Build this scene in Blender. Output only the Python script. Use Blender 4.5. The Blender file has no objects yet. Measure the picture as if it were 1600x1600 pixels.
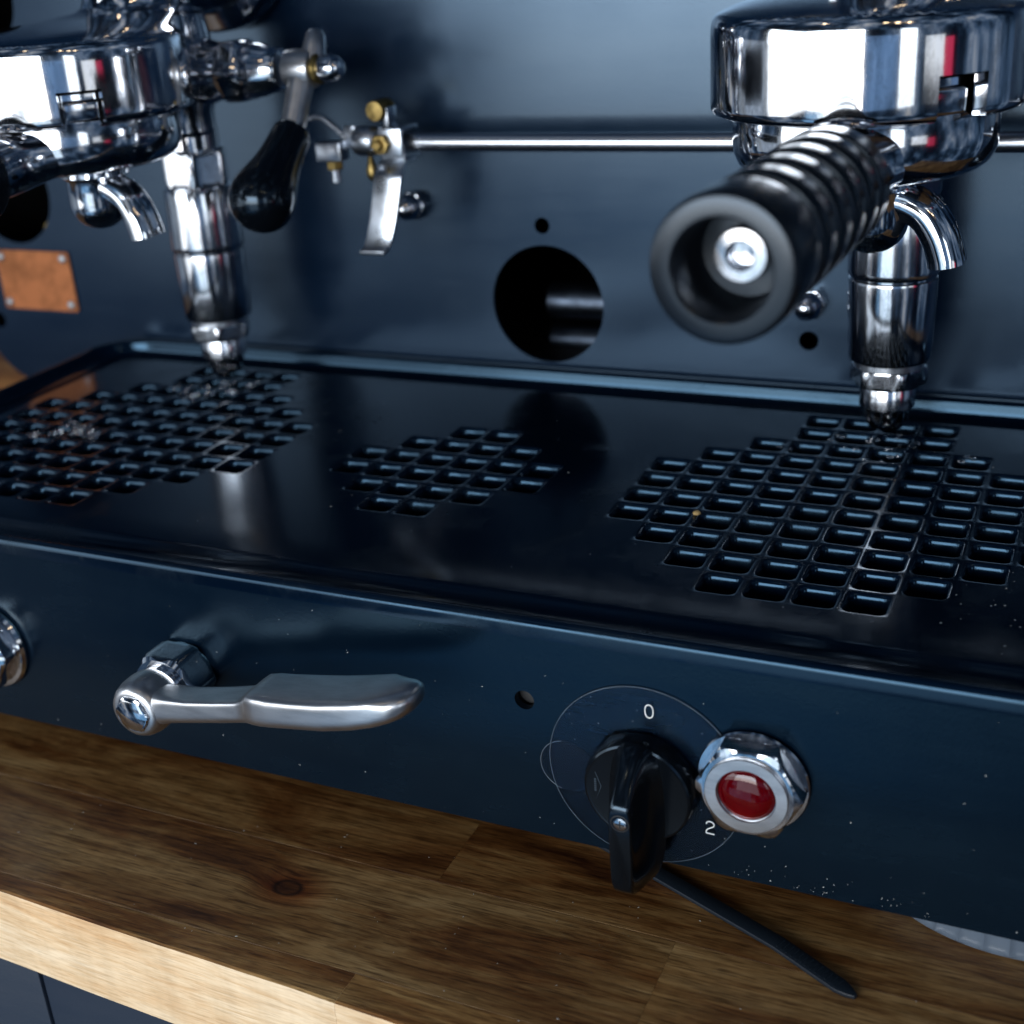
import bpy, bmesh, math, random
from mathutils import Vector, Matrix
from mathutils.geometry import delaunay_2d_cdt
random.seed(7)
sc = bpy.context.scene
C = sc.collection
U = 0.00115          # metres per model millimetre
Z0 = 72.0            # the counter top lies at world z = 0
R = math.radians

def W(p):
    return Vector((p[0] * U, p[1] * U, (p[2] + Z0) * U))

# ------------------------------------------------------------------ camera
cam_d = bpy.data.cameras.new('camera')
cam = bpy.data.objects.new('camera', cam_d)
C.objects.link(cam)
sc.camera = cam
rx, up, bk = (0.910268, 0.409042, -0.063999), (-0.109986, 0.387937, 0.9151), (0.399142, -0.825947, 0.398116)
M = Matrix((rx, up, bk)).transposed().to_4x4()
M.translation = W((83.472, -286.914, 150.947))
cam.matrix_world = M
cam_d.sensor_fit = 'HORIZONTAL'
cam_d.sensor_width = 36
cam_d.lens = 47.02
cam_d.clip_start = 0.005
cam_d.clip_end = 50
cam_d.dof.use_dof = True
cam_d.dof.focus_distance = 335 * U
cam_d.dof.aperture_fstop = 10.0
cam_d.dof.aperture_blades = 9

# ------------------------------------------------------------------ world and lamps
wd = bpy.data.worlds.new('World')
sc.world = wd
wd.use_nodes = True
wt = wd.node_tree
bg = wt.nodes['Background']
bg.inputs[1].default_value = 1.0
# dim bluish surround; noise blotches painted in for the chrome to reflect
w_tc = wt.nodes.new('ShaderNodeTexCoord')
w_mp = wt.nodes.new('ShaderNodeMapping')
w_mp.inputs['Scale'].default_value = (1.0, 1.0, 0.45)
w_no = wt.nodes.new('ShaderNodeTexNoise')
w_no.inputs['Scale'].default_value = 3.6
w_no.inputs['Detail'].default_value = 3.0
w_no.inputs['Roughness'].default_value = 0.62
w_rp = wt.nodes.new('ShaderNodeValToRGB')
we = w_rp.color_ramp.elements
for _ in range(3):
    we.new(0.5)
for e_, (p_, c_) in zip(we, ((0.38, (0.0015, 0.004, 0.010, 1)), (0.47, (0.008, 0.018, 0.036, 1)), (0.54, (0.040, 0.075, 0.135, 1)), (0.61, (0.15, 0.20, 0.28, 1)), (0.70, (0.45, 0.45, 0.45, 1)))):
    e_.position = p_
    e_.color = c_
wt.links.new(w_tc.outputs['Generated'], w_mp.inputs[0])
wt.links.new(w_mp.outputs[0], w_no.inputs['Vector'])
wt.links.new(w_no.outputs['Fac'], w_rp.inputs[0])
wt.links.new(w_rp.outputs[0], bg.inputs[0])
sc.view_settings.view_transform = 'Standard'
sc.view_settings.look = 'None'
sc.view_settings.exposure = 0
sc.view_settings.gamma = 1

def area_lamp(name, center, target, wx, wz, radiance, color):
    d = bpy.data.lights.new(name, 'AREA')
    d.shape = 'RECTANGLE'
    d.size = wx * U
    d.size_y = wz * U
    d.energy = radiance * math.pi * (wx * U) * (wz * U)
    d.color = color
    o = bpy.data.objects.new(name, d)
    C.objects.link(o)
    o.location = W(center)
    v = (W(target) - W(center)).normalized()
    o.rotation_euler = v.to_track_quat('-Z', 'Y').to_euler()
    return o

# daylight through the open front and the opening at the left
area_lamp('sky_lamp_front', (-250, -1150, 260), (-250, 0, 260), 900, 320, 11.0, (0.84, 0.92, 1.0))
area_lamp('street_lamp_front', (-561, -1150, 10), (-561, 0, 10), 278, 179, 6.5, (1.0, 0.97, 0.94))
area_lamp('street_lamp_front', (-105, -1150, 10), (-105, 0, 10), 610, 179, 7.5, (1.0, 0.97, 0.94))
area_lamp('fill_behind', (495, -1150, 60), (495, 0, 60), 560, 320, 0.30, (0.30, 0.55, 1.0))  # added dim blue fill, lifts the dark gap mirrored in the chrome
area_lamp('fill_far_right', (1500, -900, 40), (0, 0, 40), 420, 240, 0.9, (0.9, 0.95, 1.0))  # added grey fill for the right side of the chrome
area_lamp('fill_side', (-705, -130, 30), (0, -130, 30), 400, 190, 0.28, (0.8, 0.9, 1.0))  # added dim fill, gives the chrome grey tones on its left
area_lamp('sky_lamp_left', (-705, -740, 250), (0, -740, 250), 800, 300, 4.0, (0.84, 0.92, 1.0))
area_lamp('street_lamp_left', (-705, -740, 0), (0, -740, 0), 800, 199, 2.0, (0.90, 0.95, 1.0))
area_lamp('sky_lamp_right', (1000, -1150, 250), (1000, 0, 250), 380, 300, 3.0, (0.80, 0.90, 1.0))
area_lamp('street_lamp_right', (1000, -1150, -5), (1000, 0, -5), 400, 209, 2.0, (0.85, 0.93, 1.0))
# light thrown back by the ground outside
area_lamp('ground_lamp_near', (-155, -1150, -330), (-155, 0, -330), 650, 480, 1.4, (0.70, 0.86, 1.0))
area_lamp('ground_lamp_left', (-600, -1150, -240), (-600, 0, -240), 219, 300, 0.5, (0.28, 0.62, 1.0))
area_lamp('ground_lamp_low', (-480, -1150, -760), (-480, 0, -760), 760, 360, 0.48, (0.25, 0.58, 1.0))
# red vehicle outside
area_lamp('red_vehicle_lamp', (1500, -560, -20), (0, 50, 60), 200, 220, 0.5, (1.0, 0.05, 0.14))
# added warm fill, hidden behind the back panel, brightens the far counter
area_lamp('counter_fill', (-440, 230, 30), (-520, 290, -72), 50, 50, 9.0, (1.0, 0.70, 0.36))
# small warm bulbs in the shop
for i, (x, y, z) in enumerate(((420, -560, 620), (520, -520, 600), (330, -640, 700), (-250, -500, 760))):
    area_lamp('bulb_lamp', (x, y, z), (-50, 60, 80), 34, 34, 16.0, (1.0, 0.72, 0.42))

# ------------------------------------------------------------------ materials
def new_mat(name):
    m = bpy.data.materials.new(name)
    m.use_nodes = True
    nt = m.node_tree
    return m, nt, nt.nodes['Principled BSDF']

def N(nt, kind, **kw):
    n = nt.nodes.new(kind)
    for k, v in kw.items():
        if k in n.inputs:
            n.inputs[k].default_value = v
        else:
            setattr(n, k, v)
    return n

def ramp(nt, src, stops):
    r = nt.nodes.new('ShaderNodeValToRGB')
    e = r.color_ramp.elements
    while len(e) < len(stops):
        e.new(0.5)
    for i, (p, c) in enumerate(stops):
        e[i].position = p
        e[i].color = c if len(c) == 4 else (*c, 1)
    nt.links.new(src, r.inputs[0])
    return r.outputs[0]

def coords(nt, scale, kind='Object'):
    tc = nt.nodes.new('ShaderNodeTexCoord')
    mp = nt.nodes.new('ShaderNodeMapping')
    mp.inputs['Scale'].default_value = scale
    nt.links.new(tc.outputs[kind], mp.inputs[0])
    return mp.outputs[0]

def noise(nt, vec, scale, detail=4, rough=0.55, dist=0.0):
    n = N(nt, 'ShaderNodeTexNoise', Scale=scale, Detail=detail, Roughness=rough, Distortion=dist)
    nt.links.new(vec, n.inputs['Vector'])
    return n.outputs['Fac']

def bump(nt, bs, h, strength, dist, prev=None):
    b = N(nt, 'ShaderNodeBump', Strength=strength, Distance=dist)
    nt.links.new(h, b.inputs['Height'])
    if prev:
        nt.links.new(prev, b.inputs['Normal'])
    nt.links.new(b.outputs[0], bs.inputs['Normal'])
    return b.outputs[0]

def paint(name, col, rough, peel=0.25, spec=0.5, smear=0.1, tint=(1, 1, 1)):
    m, nt, b = new_mat(name)
    b.inputs['Specular Tint'].default_value = (*tint, 1)
    v = coords(nt, (1, 1, 1))
    n0 = noise(nt, v, 30, 5, 0.6)
    st = nt.nodes.new('ShaderNodeMapping')
    st.inputs['Scale'].default_value = (14, 14, 110)
    st.inputs['Rotation'].default_value = (0, 0.5, 0)
    nt.links.new(v, st.inputs[0])
    nm = N(nt, 'ShaderNodeMath', operation='MULTIPLY')
    nt.links.new(n0, nm.inputs[0])
    nt.links.new(noise(nt, st.outputs[0], 1.0, 4, 0.6), nm.inputs[1])
    n1m = N(nt, 'ShaderNodeMath', operation='MULTIPLY')
    nt.links.new(nm.outputs[0], n1m.inputs[0])
    n1m.inputs[1].default_value = 2.0
    n1 = n1m.outputs[0]
    n2 = noise(nt, v, 900, 2)
    b.inputs['Base Color'].default_value = (*col, 1)
    b.inputs['Specular IOR Level'].default_value = spec
    mr = N(nt, 'ShaderNodeMapRange')
    mr.inputs['To Min'].default_value = rough - smear
    mr.inputs['To Max'].default_value = rough + smear
    nt.links.new(n1, mr.inputs[0])
    nt.links.new(mr.outputs[0], b.inputs['Roughness'])
    bump(nt, b, n2, peel, 0.00012)
    return m

def metal(name, col, rough, dirt=0.0, stretch=(1, 1, 1), bscale=400, bstr=0.05, smear=0.05):
    m, nt, b = new_mat(name)
    v = coords(nt, stretch)
    n1 = noise(nt, v, 90, 6, 0.65)
    b.inputs['Metallic'].default_value = 1
    mr = N(nt, 'ShaderNodeMapRange')
    mr.inputs['From Min'].default_value = 0.3
    mr.inputs['From Max'].default_value = 0.75
    mr.inputs['To Min'].default_value = max(0.02, rough - smear)
    mr.inputs['To Max'].default_value = rough + smear
    nt.links.new(n1, mr.inputs[0])
    nt.links.new(mr.outputs[0], b.inputs['Roughness'])
    d = [c * (1 - dirt) for c in col]
    nt.links.new(ramp(nt, noise(nt, v, 160, 8, 0.7), [(0.38, d), (0.55, col)]), b.inputs['Base Color'])
    bump(nt, b, noise(nt, v, bscale, 3), bstr, 0.0002)
    return m

def plain(name, col, rough, metallic=0.0, coat=0.0, spec=0.5, peel=0.1, pscale=500):
    m, nt, b = new_mat(name)
    b.inputs['Base Color'].default_value = (*col, 1)
    b.inputs['Roughness'].default_value = rough
    b.inputs['Metallic'].default_value = metallic
    b.inputs['Coat Weight'].default_value = coat
    b.inputs['Coat Roughness'].default_value = 0.04
    b.inputs['Specular IOR Level'].default_value = spec
    v = coords(nt, (1, 1, 1))
    bump(nt, b, noise(nt, v, pscale, 3), peel, 0.0001)
    return m

MT = {}
MT['panel'] = paint('dark_blue_black_paint', (0.0003, 0.0028, 0.0078), 0.25, 0.25, 0.5, 0.08, (0.35, 0.72, 1.0))
MT['tray'] = paint('semi_gloss_black_enamel', (0.0005, 0.0024, 0.0070), 0.16, 0.12, 0.5, 0.04, (0.36, 0.68, 1.0))
m = MT['tray']
nt = m.node_tree
b = nt.nodes['Principled BSDF']
v = coords(nt, (1, 1, 1))
mx = N(nt, 'ShaderNodeMix', data_type='RGBA')
stain = ramp(nt, noise(nt, v, 24, 8, 0.7, 0.6), [(0.50, (0, 0, 0)), (0.66, (1, 1, 1))])
vo = N(nt, 'ShaderNodeTexVoronoi', Scale=130, Randomness=1.0)
nt.links.new(v, vo.inputs['Vector'])
spots = ramp(nt, vo.outputs['Distance'], [(0.10, (1, 1, 1)), (0.17, (0, 0, 0))])
spm = N(nt, 'ShaderNodeMix', data_type='RGBA', blend_type='MULTIPLY')
spm.inputs[0].default_value = 1
nt.links.new(spots, spm.inputs[6])
nt.links.new(ramp(nt, noise(nt, v, 16, 3), [(0.50, (0, 0, 0)), (0.60, (1, 1, 1))]), spm.inputs[7])
add = N(nt, 'ShaderNodeMix', data_type='RGBA', blend_type='ADD')
add.inputs[0].default_value = 0.6
nt.links.new(stain, add.inputs[6])
nt.links.new(spm.outputs[2], add.inputs[7])
mx.inputs[6].default_value = (0.0005, 0.0034, 0.0100, 1)
mx.inputs[7].default_value = (0.0020, 0.0042, 0.0085, 1)
nt.links.new(add.outputs[2], mx.inputs[0])
nt.links.new(mx.outputs[2], b.inputs['Base Color'])
rg = N(nt, 'ShaderNodeMapRange')
rg.inputs['To Min'].default_value = 0.15
rg.inputs['To Max'].default_value = 0.30
nt.links.new(add.outputs[2], rg.inputs[0])
nt.links.new(rg.outputs[0], b.inputs['Roughness'])
MT['back'] = paint('satin_dark_grey_paint', (0.0015, 0.0075, 0.021), 0.22, 0.14, 0.85, 0.05, (0.52, 0.75, 1.0))
MT['chrome'] = metal('polished_chrome', (0.82, 0.83, 0.86), 0.095, 0.34, (1, 1, 0.5), 180, 0.035, 0.04)
MT['worn_chrome'] = metal('worn_chrome', (0.72, 0.74, 0.78), 0.13, 0.45, (1, 1, 0.3), 400, 0.12, 0.06)
MT['steel'] = metal('satin_steel', (0.66, 0.66, 0.67), 0.34, 0.2, (0.25, 1, 1), 500, 0.12, 0.05)
MT['rod'] = metal('rail_steel', (0.70, 0.72, 0.76), 0.25, 0.1, (0.05, 1, 1), 500, 0.05, 0.03)
MT['zinc'] = metal('zinc_strip', (0.62, 0.66, 0.72), 0.30, 0.25, (1, 1, 1), 400, 0.15, 0.06)
MT['dull'] = metal('dull_pipe', (0.06, 0.075, 0.10), 0.38, 0.5, (1, 1, 1), 300, 0.3, 0.1)
MT['brass'] = metal('brass', (0.40, 0.28, 0.10), 0.34, 0.6, (1, 1, 1), 500, 0.2)
MT['copper'] = metal('copper_plate', (0.50, 0.19, 0.08), 0.55, 0.40, (0.35, 0.35, 0.35), 300, 0.5, 0.1)
MT['bakelite'] = plain('black_bakelite', (0.002, 0.003, 0.0045), 0.14, 0, 0.0, 0.5, 0.03)
MT['bakelite'].node_tree.nodes['Principled BSDF'].inputs['Specular Tint'].default_value = (0.6, 0.8, 1, 1)
MT['rubber'] = plain('black_handle_plastic', (0.0035, 0.005, 0.0075), 0.24, 0, 0.0, 0.5, 0.08)
MT['rubber'].node_tree.nodes['Principled BSDF'].inputs['Specular Tint'].default_value = (0.75, 0.87, 1, 1)
MT['nylon'] = plain('black_nylon', (0.009, 0.014, 0.021), 0.34, 0, 0.0, 0.5, 0.1)
MT['white'] = plain('white_print', (0.75, 0.75, 0.72), 0.5)
MT['dark'] = plain('black_inside', (0.003, 0.003, 0.004), 0.6)
MT['pan'] = plain('wet_drip_pan', (0.004, 0.004, 0.004), 0.12, 0, 0, 0.5, 0.6, 120)
MT['cabinet'] = paint('dark_blue_cabinet_paint', (0.010, 0.018, 0.034), 0.5, 0.4)
MT['emboss'] = plain('worn_emboss', (0.03, 0.045, 0.06), 0.4)

m, nt, b = new_mat('red_lens')
b.inputs['Base Color'].default_value = (0.15, 0.0, 0.003, 1)
b.inputs['Roughness'].default_value = 0.05
b.inputs['Coat Weight'].default_value = 0
b.inputs['Transmission Weight'].default_value = 0.55
b.inputs['IOR'].default_value = 1.5
MT['lens'] = m
m, nt, b = new_mat('red_reflector')
b.inputs['Base Color'].default_value = (0.45, 0.004, 0.01, 1)
b.inputs['Metallic'].default_value = 0.6
b.inputs['Roughness'].default_value = 0.3
MT['reflector'] = m
m, nt, b = new_mat('clear_film')
b.inputs['Base Color'].default_value = (0.85, 0.92, 1, 1)
b.inputs['Roughness'].default_value = 0.2
b.inputs['Transmission Weight'].default_value = 1
b.inputs['IOR'].default_value = 1.16
v = coords(nt, (1, 1, 1))
bump(nt, b, noise(nt, v, 150, 5), 0.15, 0.0003)
MT['film'] = m
m, nt, b = new_mat('cloudy_clear_plastic')
b.inputs['Base Color'].default_value = (0.22, 0.28, 0.36, 1)
b.inputs['Roughness'].default_value = 0.3
b.inputs['Transmission Weight'].default_value = 0.6
b.inputs['IOR'].default_value = 1.45
MT['clear'] = m
m, nt, b = new_mat('water')
b.inputs['Base Color'].default_value = (1, 1, 1, 1)
b.inputs['Roughness'].default_value = 0.02
b.inputs['Transmission Weight'].default_value = 1
b.inputs['IOR'].default_value = 1.33
MT['water'] = m
MT['rim_glint'] = plain('rim_glint', (0.10, 0.12, 0.14), 0.3)  # lighter grey imitates the bright line a clear rim catches
MT['crumb'] = plain('crumb', (0.45, 0.30, 0.12), 0.8)
MT['dust'] = plain('pale_dust', (0.55, 0.55, 0.52), 0.8)

def wood(name, pale, knot=None):
    m, nt, b = new_mat(name)
    tc = nt.nodes.new('ShaderNodeTexCoord')
    oi = nt.nodes.new('ShaderNodeObjectInfo')
    geo = nt.nodes.new('ShaderNodeNewGeometry')
    # world position keeps the grain at real size; each plank gets its own offset
    off = N(nt, 'ShaderNodeVectorMath', operation='MULTIPLY_ADD')
    cmb = nt.nodes.new('ShaderNodeCombineXYZ')
    for i in range(3):
        nt.links.new(oi.outputs['Random'], cmb.inputs[i])
    nt.links.new(cmb.outputs[0], off.inputs[0])
    off.inputs[1].default_value = (7.3, 3.1, 5.7)
    nt.links.new(geo.outputs['Position'], off.inputs[2])
    vec = off.outputs[0]
    if knot:
        # bend the grain round the knot
        sub = N(nt, 'ShaderNodeVectorMath', operation='SUBTRACT')
        nt.links.new(geo.outputs['Position'], sub.inputs[0])
        sub.inputs[1].default_value = knot
        scl = N(nt, 'ShaderNodeVectorMath', operation='MULTIPLY')
        nt.links.new(sub.outputs[0], scl.inputs[0])
        scl.inputs[1].default_value = (0.72, 1, 0.0)
        ln = N(nt, 'ShaderNodeVectorMath', operation='LENGTH')
        nt.links.new(scl.outputs[0], ln.inputs[0])
        kd = ln.outputs['Value']
        ks = N(nt, 'ShaderNodeMath', operation='MULTIPLY')
        nt.links.new(kd, ks.inputs[0])
        ks.inputs[1].default_value = 40.0
        kd40 = ks.outputs[0]
        g = N(nt, 'ShaderNodeMapRange')
        g.interpolation_type = 'SMOOTHSTEP'
        g.inputs['From Min'].default_value = 0.0
        g.inputs['From Max'].default_value = 0.013
        g.inputs['To Min'].default_value = 0.0035
        g.inputs['To Max'].default_value = 0.0
        nt.links.new(kd, g.inputs[0])
        sgn = N(nt, 'ShaderNodeSeparateXYZ')
        nt.links.new(sub.outputs[0], sgn.inputs[0])
        cb = nt.nodes.new('ShaderNodeCombineXYZ')
        ml = N(nt, 'ShaderNodeMath', operation='MULTIPLY')
        nt.links.new(g.outputs[0], ml.inputs[0])
        ml.inputs[1].default_value = 1.0
        nt.links.new(ml.outputs[0], cb.inputs[1])
        ad = N(nt, 'ShaderNodeVectorMath', operation='ADD')
        nt.links.new(vec, ad.inputs[0])
        nt.links.new(cb.outputs[0], ad.inputs[1])
        vec = ad.outputs[0]
    def mapped(s):
        mp = nt.nodes.new('ShaderNodeMapping')
        mp.inputs['Scale'].default_value = s
        nt.links.new(vec, mp.inputs[0])
        return mp.outputs[0]
    broad = noise(nt, mapped((6.5, 30, 30)), 1.6, 7, 0.66, 0.9)
    mid = noise(nt, mapped((10, 130, 130)), 1.5, 6, 0.65, 0.5)
    fine = noise(nt, mapped((45, 750, 750)), 1.2, 4, 0.7)
    pores = noise(nt, mapped((110, 1900, 1900)), 1.0, 2, 0.5)
    wave = noise(nt, mapped((110, 18, 18)), 1.0, 3, 0.6)      # cross figure
    if pale:
        c1 = ramp(nt, broad, [(0.28, (0.66, 0.40, 0.19)), (0.45, (0.80, 0.60, 0.38)), (0.7, (0.86, 0.70, 0.50))])
        c2 = ramp(nt, fine, [(0.3, (0.80, 0.72, 0.62)), (0.55, (1, 1, 1))])
        c3 = ramp(nt, mid, [(0.3, (0.86, 0.78, 0.68)), (0.6, (1, 1, 1))])
    else:
        c1 = ramp(nt, broad, [(0.30, (0.058, 0.019, 0.005)), (0.42, (0.18, 0.080, 0.023)), (0.52, (0.29, 0.170, 0.064)), (0.68, (0.42, 0.292, 0.135))])
        c2 = ramp(nt, fine, [(0.34, (0.52, 0.46, 0.40)), (0.56, (1.03, 1.03, 1.03))])
        c3 = ramp(nt, mid, [(0.3, (0.58, 0.50, 0.42)), (0.62, (1.10, 1.10, 1.10))])
    def mul(a, bb, f=1.0):
        mx = N(nt, 'ShaderNodeMix', data_type='RGBA', blend_type='MULTIPLY')
        mx.inputs[0].default_value = f
        nt.links.new(a, mx.inputs[6])
        nt.links.new(bb, mx.inputs[7])
        return mx.outputs[2]
    col = mul(mul(c1, c2), c3)
    col = mul(col, ramp(nt, pores, [(0.36, (0.25, 0.2, 0.16)), (0.46, (1, 1, 1))]), 0.2 if pale else 0.6)
    col = mul(col, ramp(nt, wave, [(0.35, (0.72, 0.70, 0.66)), (0.6, (1.1, 1.1, 1.1))]), 0.3 if pale else 0.4)
    if not pale:
        tint = ramp(nt, oi.outputs['Random'], [(0.0, (0.66, 0.58, 0.50)), (0.5, (1.0, 0.97, 0.94)), (1.0, (1.30, 1.24, 1.10))])
        col = mul(col, tint)
    if knot:
        kn = ramp(nt, kd40, [(0.0, (0.30, 0.20, 0.15)), (0.09, (0.36, 0.24, 0.17)), (0.12, (0.10, 0.06, 0.04)), (0.17, (0.70, 0.42, 0.26)), (0.45, (1, 1, 1))])
        col = mul(col, kn)
    nt.links.new(col, b.inputs['Base Color'])
    rr = N(nt, 'ShaderNodeMapRange')
    rr.inputs['To Min'].default_value = 0.5 if pale else 0.30
    rr.inputs['To Max'].default_value = 0.65 if pale else 0.52
    nt.links.new(mid, rr.inputs[0])
    nt.links.new(rr.outputs[0], b.inputs['Roughness'])
    b.inputs['Specular IOR Level'].default_value = 0.45
    bump(nt, b, pores, 0.25, 0.0003)
    return m

KNOT = W((-96.7, -62.6, -72))
MT['wood'] = wood('acacia_top', False)
MT['wood_knot'] = wood('acacia_top_with_knot', False, KNOT)
MT['wood_pale'] = wood('pale_sapwood_edge', True)

# ------------------------------------------------------------------ mesh helpers (all coordinates in model mm)
class MB:
    def __init__(self):
        self.v, self.f, self.mi = [], [], []
    def add(self, verts, faces, mi=0):
        o = len(self.v)
        self.v += [tuple(p) for p in verts]
        self.f += [tuple(i + o for i in f) for f in faces]
        self.mi += [mi] * len(faces)
        return self
    def loft(self, rings, cap0=True, cap1=True, closed=True, mi=0):
        n = len(rings[0])
        vs = [p for r in rings for p in r]
        fs = []
        for k in range(len(rings) - 1):
            for i in range(n if closed else n - 1):
                j = (i + 1) % n
                fs.append((k * n + i, k * n + j, (k + 1) * n + j, (k + 1) * n + i))
        if cap0:
            fs.append(tuple(range(n - 1, -1, -1)))
        if cap1:
            fs.append(tuple((len(rings) - 1) * n + i for i in range(n)))
        return self.add(vs, fs, mi)
    def box(self, lo, hi, mi=0):
        x0, y0, z0 = lo
        x1, y1, z1 = hi
        return self.add([(x0, y0, z0), (x1, y0, z0), (x1, y1, z0), (x0, y1, z0), (x0, y0, z1), (x1, y0, z1), (x1, y1, z1), (x0, y1, z1)],
                        [(3, 2, 1, 0), (4, 5, 6, 7), (0, 1, 5, 4), (1, 2, 6, 5), (2, 3, 7, 6), (3, 0, 4, 7)], mi)

def frame(axis):
    a = Vector(axis).normalized()
    t = Vector((0, 0, 1)) if abs(a.z) < 0.9 else Vector((0, 1, 0))
    x = t.cross(a).normalized()
    return x, a.cross(x), a

def circle_ring(c, axis, r, seg, rf=None):
    x, y, a = frame(axis)
    c = Vector(c)
    out = []
    for i in range(seg):
        t = 2 * math.pi * i / seg
        rr = rf(t, r) if rf else r
        out.append(tuple(c + x * (rr * math.cos(t)) + y * (rr * math.sin(t))))
    return out

def lathe(mb, origin, axis, prof, seg=48, mi=0, caps=(True, True), rf=None):
    o, a = Vector(origin), Vector(axis).normalized()
    rings = [circle_ring(o + a * t, axis, max(r, 0.001), seg, rf) for r, t in prof]
    return mb.loft(rings, caps[0], caps[1], mi=mi)

def hexf(rc):
    # circumradius rc, limited by the section's own radius (gives the curved chamfer of a nut)
    def f(t, r):
        k = (t + math.pi / 6) % (math.pi / 3) - math.pi / 6
        return min(rc * math.cos(math.pi / 6) / math.cos(((t) % (math.pi / 3)) - math.pi / 6), r)
    return f

def hexnut(mb, origin, axis, rc, t0, t1, ch=0.12, seg=72, both=True, bore=None, mi=0):
    h = t1 - t0
    ri = rc * 0.866
    pr = []
    if both:
        pr += [(ri * 0.97, t0), (rc * 0.95, t0 + h * ch * 0.7)]
    pr += [(rc * 1.01, t0 + h * ch * 1.5 if both else t0), (rc * 1.01, t1 - h * ch * 1.5), (rc * 0.95, t1 - h * ch * 0.7), (ri * 0.97, t1)]
    if bore:
        pr += [(bore, t1), (bore, t0)]
    return lathe(mb, origin, axis, pr, seg, mi, (True, True), hexf(rc))

def tube(mb, pts, radii, seg=20, caps=True, mi=0, flat=None):
    P = [Vector(p) for p in pts]
    if not isinstance(radii, (list, tuple)):
        radii = [radii] * len(P)
    rings = []
    x = None
    for i, p in enumerate(P):
        d = (P[min(i + 1, len(P) - 1)] - P[max(i - 1, 0)]).normalized()
        if x is None:
            x, y, _ = frame(d)
        else:
            x = (x - d * x.dot(d)).normalized()
            y = d.cross(x)
        rings.append([tuple(p + x * (radii[i] * math.cos(2 * math.pi * k / seg)) + y * (radii[i] * math.sin(2 * math.pi * k / seg))) for k in range(seg)])
    return mb.loft(rings, caps, caps, mi=mi)

def smooth_path(pts, n=8):
    P = [Vector(p) for p in pts]
    out = []
    for i in range(len(P) - 1):
        p0, p1, p2, p3 = P[max(i - 1, 0)], P[i], P[i + 1], P[min(i + 2, len(P) - 1)]
        for k in range(n):
            t = k / n
            out.append(0.5 * ((2 * p1) + (p2 - p0) * t + (2 * p0 - 5 * p1 + 4 * p2 - p3) * t * t + (3 * p1 - p0 - 3 * p2 + p3) * t ** 3))
    out.append(P[-1])
    return out

WP = {}
def wpos(o):
    return WP[o.name]

def obj(name, mb, mat, parent=None, sharp=35, bevel=0, origin=None, bseg=2):
    vs = [W(p) for p in mb.v]
    if origin is None:
        lo = Vector([min(v[i] for v in vs) for i in range(3)])
        hi = Vector([max(v[i] for v in vs) for i in range(3)])
        og = (lo + hi) / 2
        if parent is None:
            og.z = lo.z
    else:
        og = W(origin)
    me = bpy.data.meshes.new(name)
    me.from_pydata([v - og for v in vs], [], mb.f)
    mats = mat if isinstance(mat, (list, tuple)) else [mat]
    for mm in mats:
        me.materials.append(MT[mm])
    for p, i in zip(me.polygons, mb.mi):
        p.material_index = i
    bm = bmesh.new()
    bm.from_mesh(me)
    bmesh.ops.remove_doubles(bm, verts=bm.verts, dist=3e-6)
    bmesh.ops.recalc_face_normals(bm, faces=bm.faces)
    if bevel:
        es = [e for e in bm.edges if len(e.link_faces) == 2 and e.calc_face_angle(0) > R(30)]
        bmesh.ops.bevel(bm, geom=es, offset=bevel * U, segments=bseg, profile=0.5, affect='EDGES')
    bm.to_mesh(me)
    bm.free()
    for p in me.polygons:
        p.use_smooth = True
    me.set_sharp_from_angle(angle=R(sharp))
    o = bpy.data.objects.new(name, me)
    C.objects.link(o)
    WP[o.name] = og
    if parent:
        o.parent = parent
        o.location = og - wpos(parent)
    else:
        o.location = og
    return o

def empty(name, p, label=None, cat=None, group=None, kind=None):
    o = bpy.data.objects.new(name, None)
    C.objects.link(o)
    o.empty_display_size = 0.02
    o.location = W(p)
    WP[o.name] = W(p)
    tag(o, label, cat, group, kind)
    return o

def tag(o, label=None, cat=None, group=None, kind=None):
    if label: o['label'] = label
    if cat: o['category'] = cat
    if group: o['group'] = group
    if kind: o['kind'] = kind
    return o

def copy_tree(o, parent, delta):
    c = o.copy()
    C.objects.link(c)
    WP[c.name] = WP[o.name] + delta
    c.parent = parent
    c.location = o.location + (delta if (parent is None or parent == o.parent) else Vector((0, 0, 0)))
    for ch in [k for k in bpy.data.objects if k.parent == o]:
        copy_tree(ch, c, delta)
    return c

def inside(poly, x, y):
    r = False
    j = len(poly) - 1
    for i in range(len(poly)):
        xi, yi = poly[i]
        xj, yj = poly[j]
        if (yi > y) != (yj > y) and x < (xj - xi) * (y - yi) / (yj - yi) + xi:
            r = not r
        j = i
    return r

def fill(outline, holes):
    vs, es = [], []
    idx = {}
    def vid(p):
        k = (round(p[0], 3), round(p[1], 3))
        if k not in idx:
            idx[k] = len(vs)
            vs.append(Vector(k))
        return idx[k]
    for loop in [outline] + holes:
        ids = [vid(p) for p in loop]
        es += [(ids[i], ids[(i + 1) % len(ids)]) for i in range(len(ids))]
    ov, oe, of, *_ = delaunay_2d_cdt(vs, es, [], 0, 1e-4)
    tris = []
    for t in of:
        cx = sum(ov[i].x for i in t) / 3
        cy = sum(ov[i].y for i in t) / 3
        if inside(outline, cx, cy) and not any(inside(h, cx, cy) for h in holes):
            tris.append(tuple(t))
    return [(round(p.x, 3), round(p.y, 3)) for p in ov], tris

def circ2(cx, cy, r, n=40):
    return [(cx + r * math.cos(2 * math.pi * i / n), cy + r * math.sin(2 * math.pi * i / n)) for i in range(n)]

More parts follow.
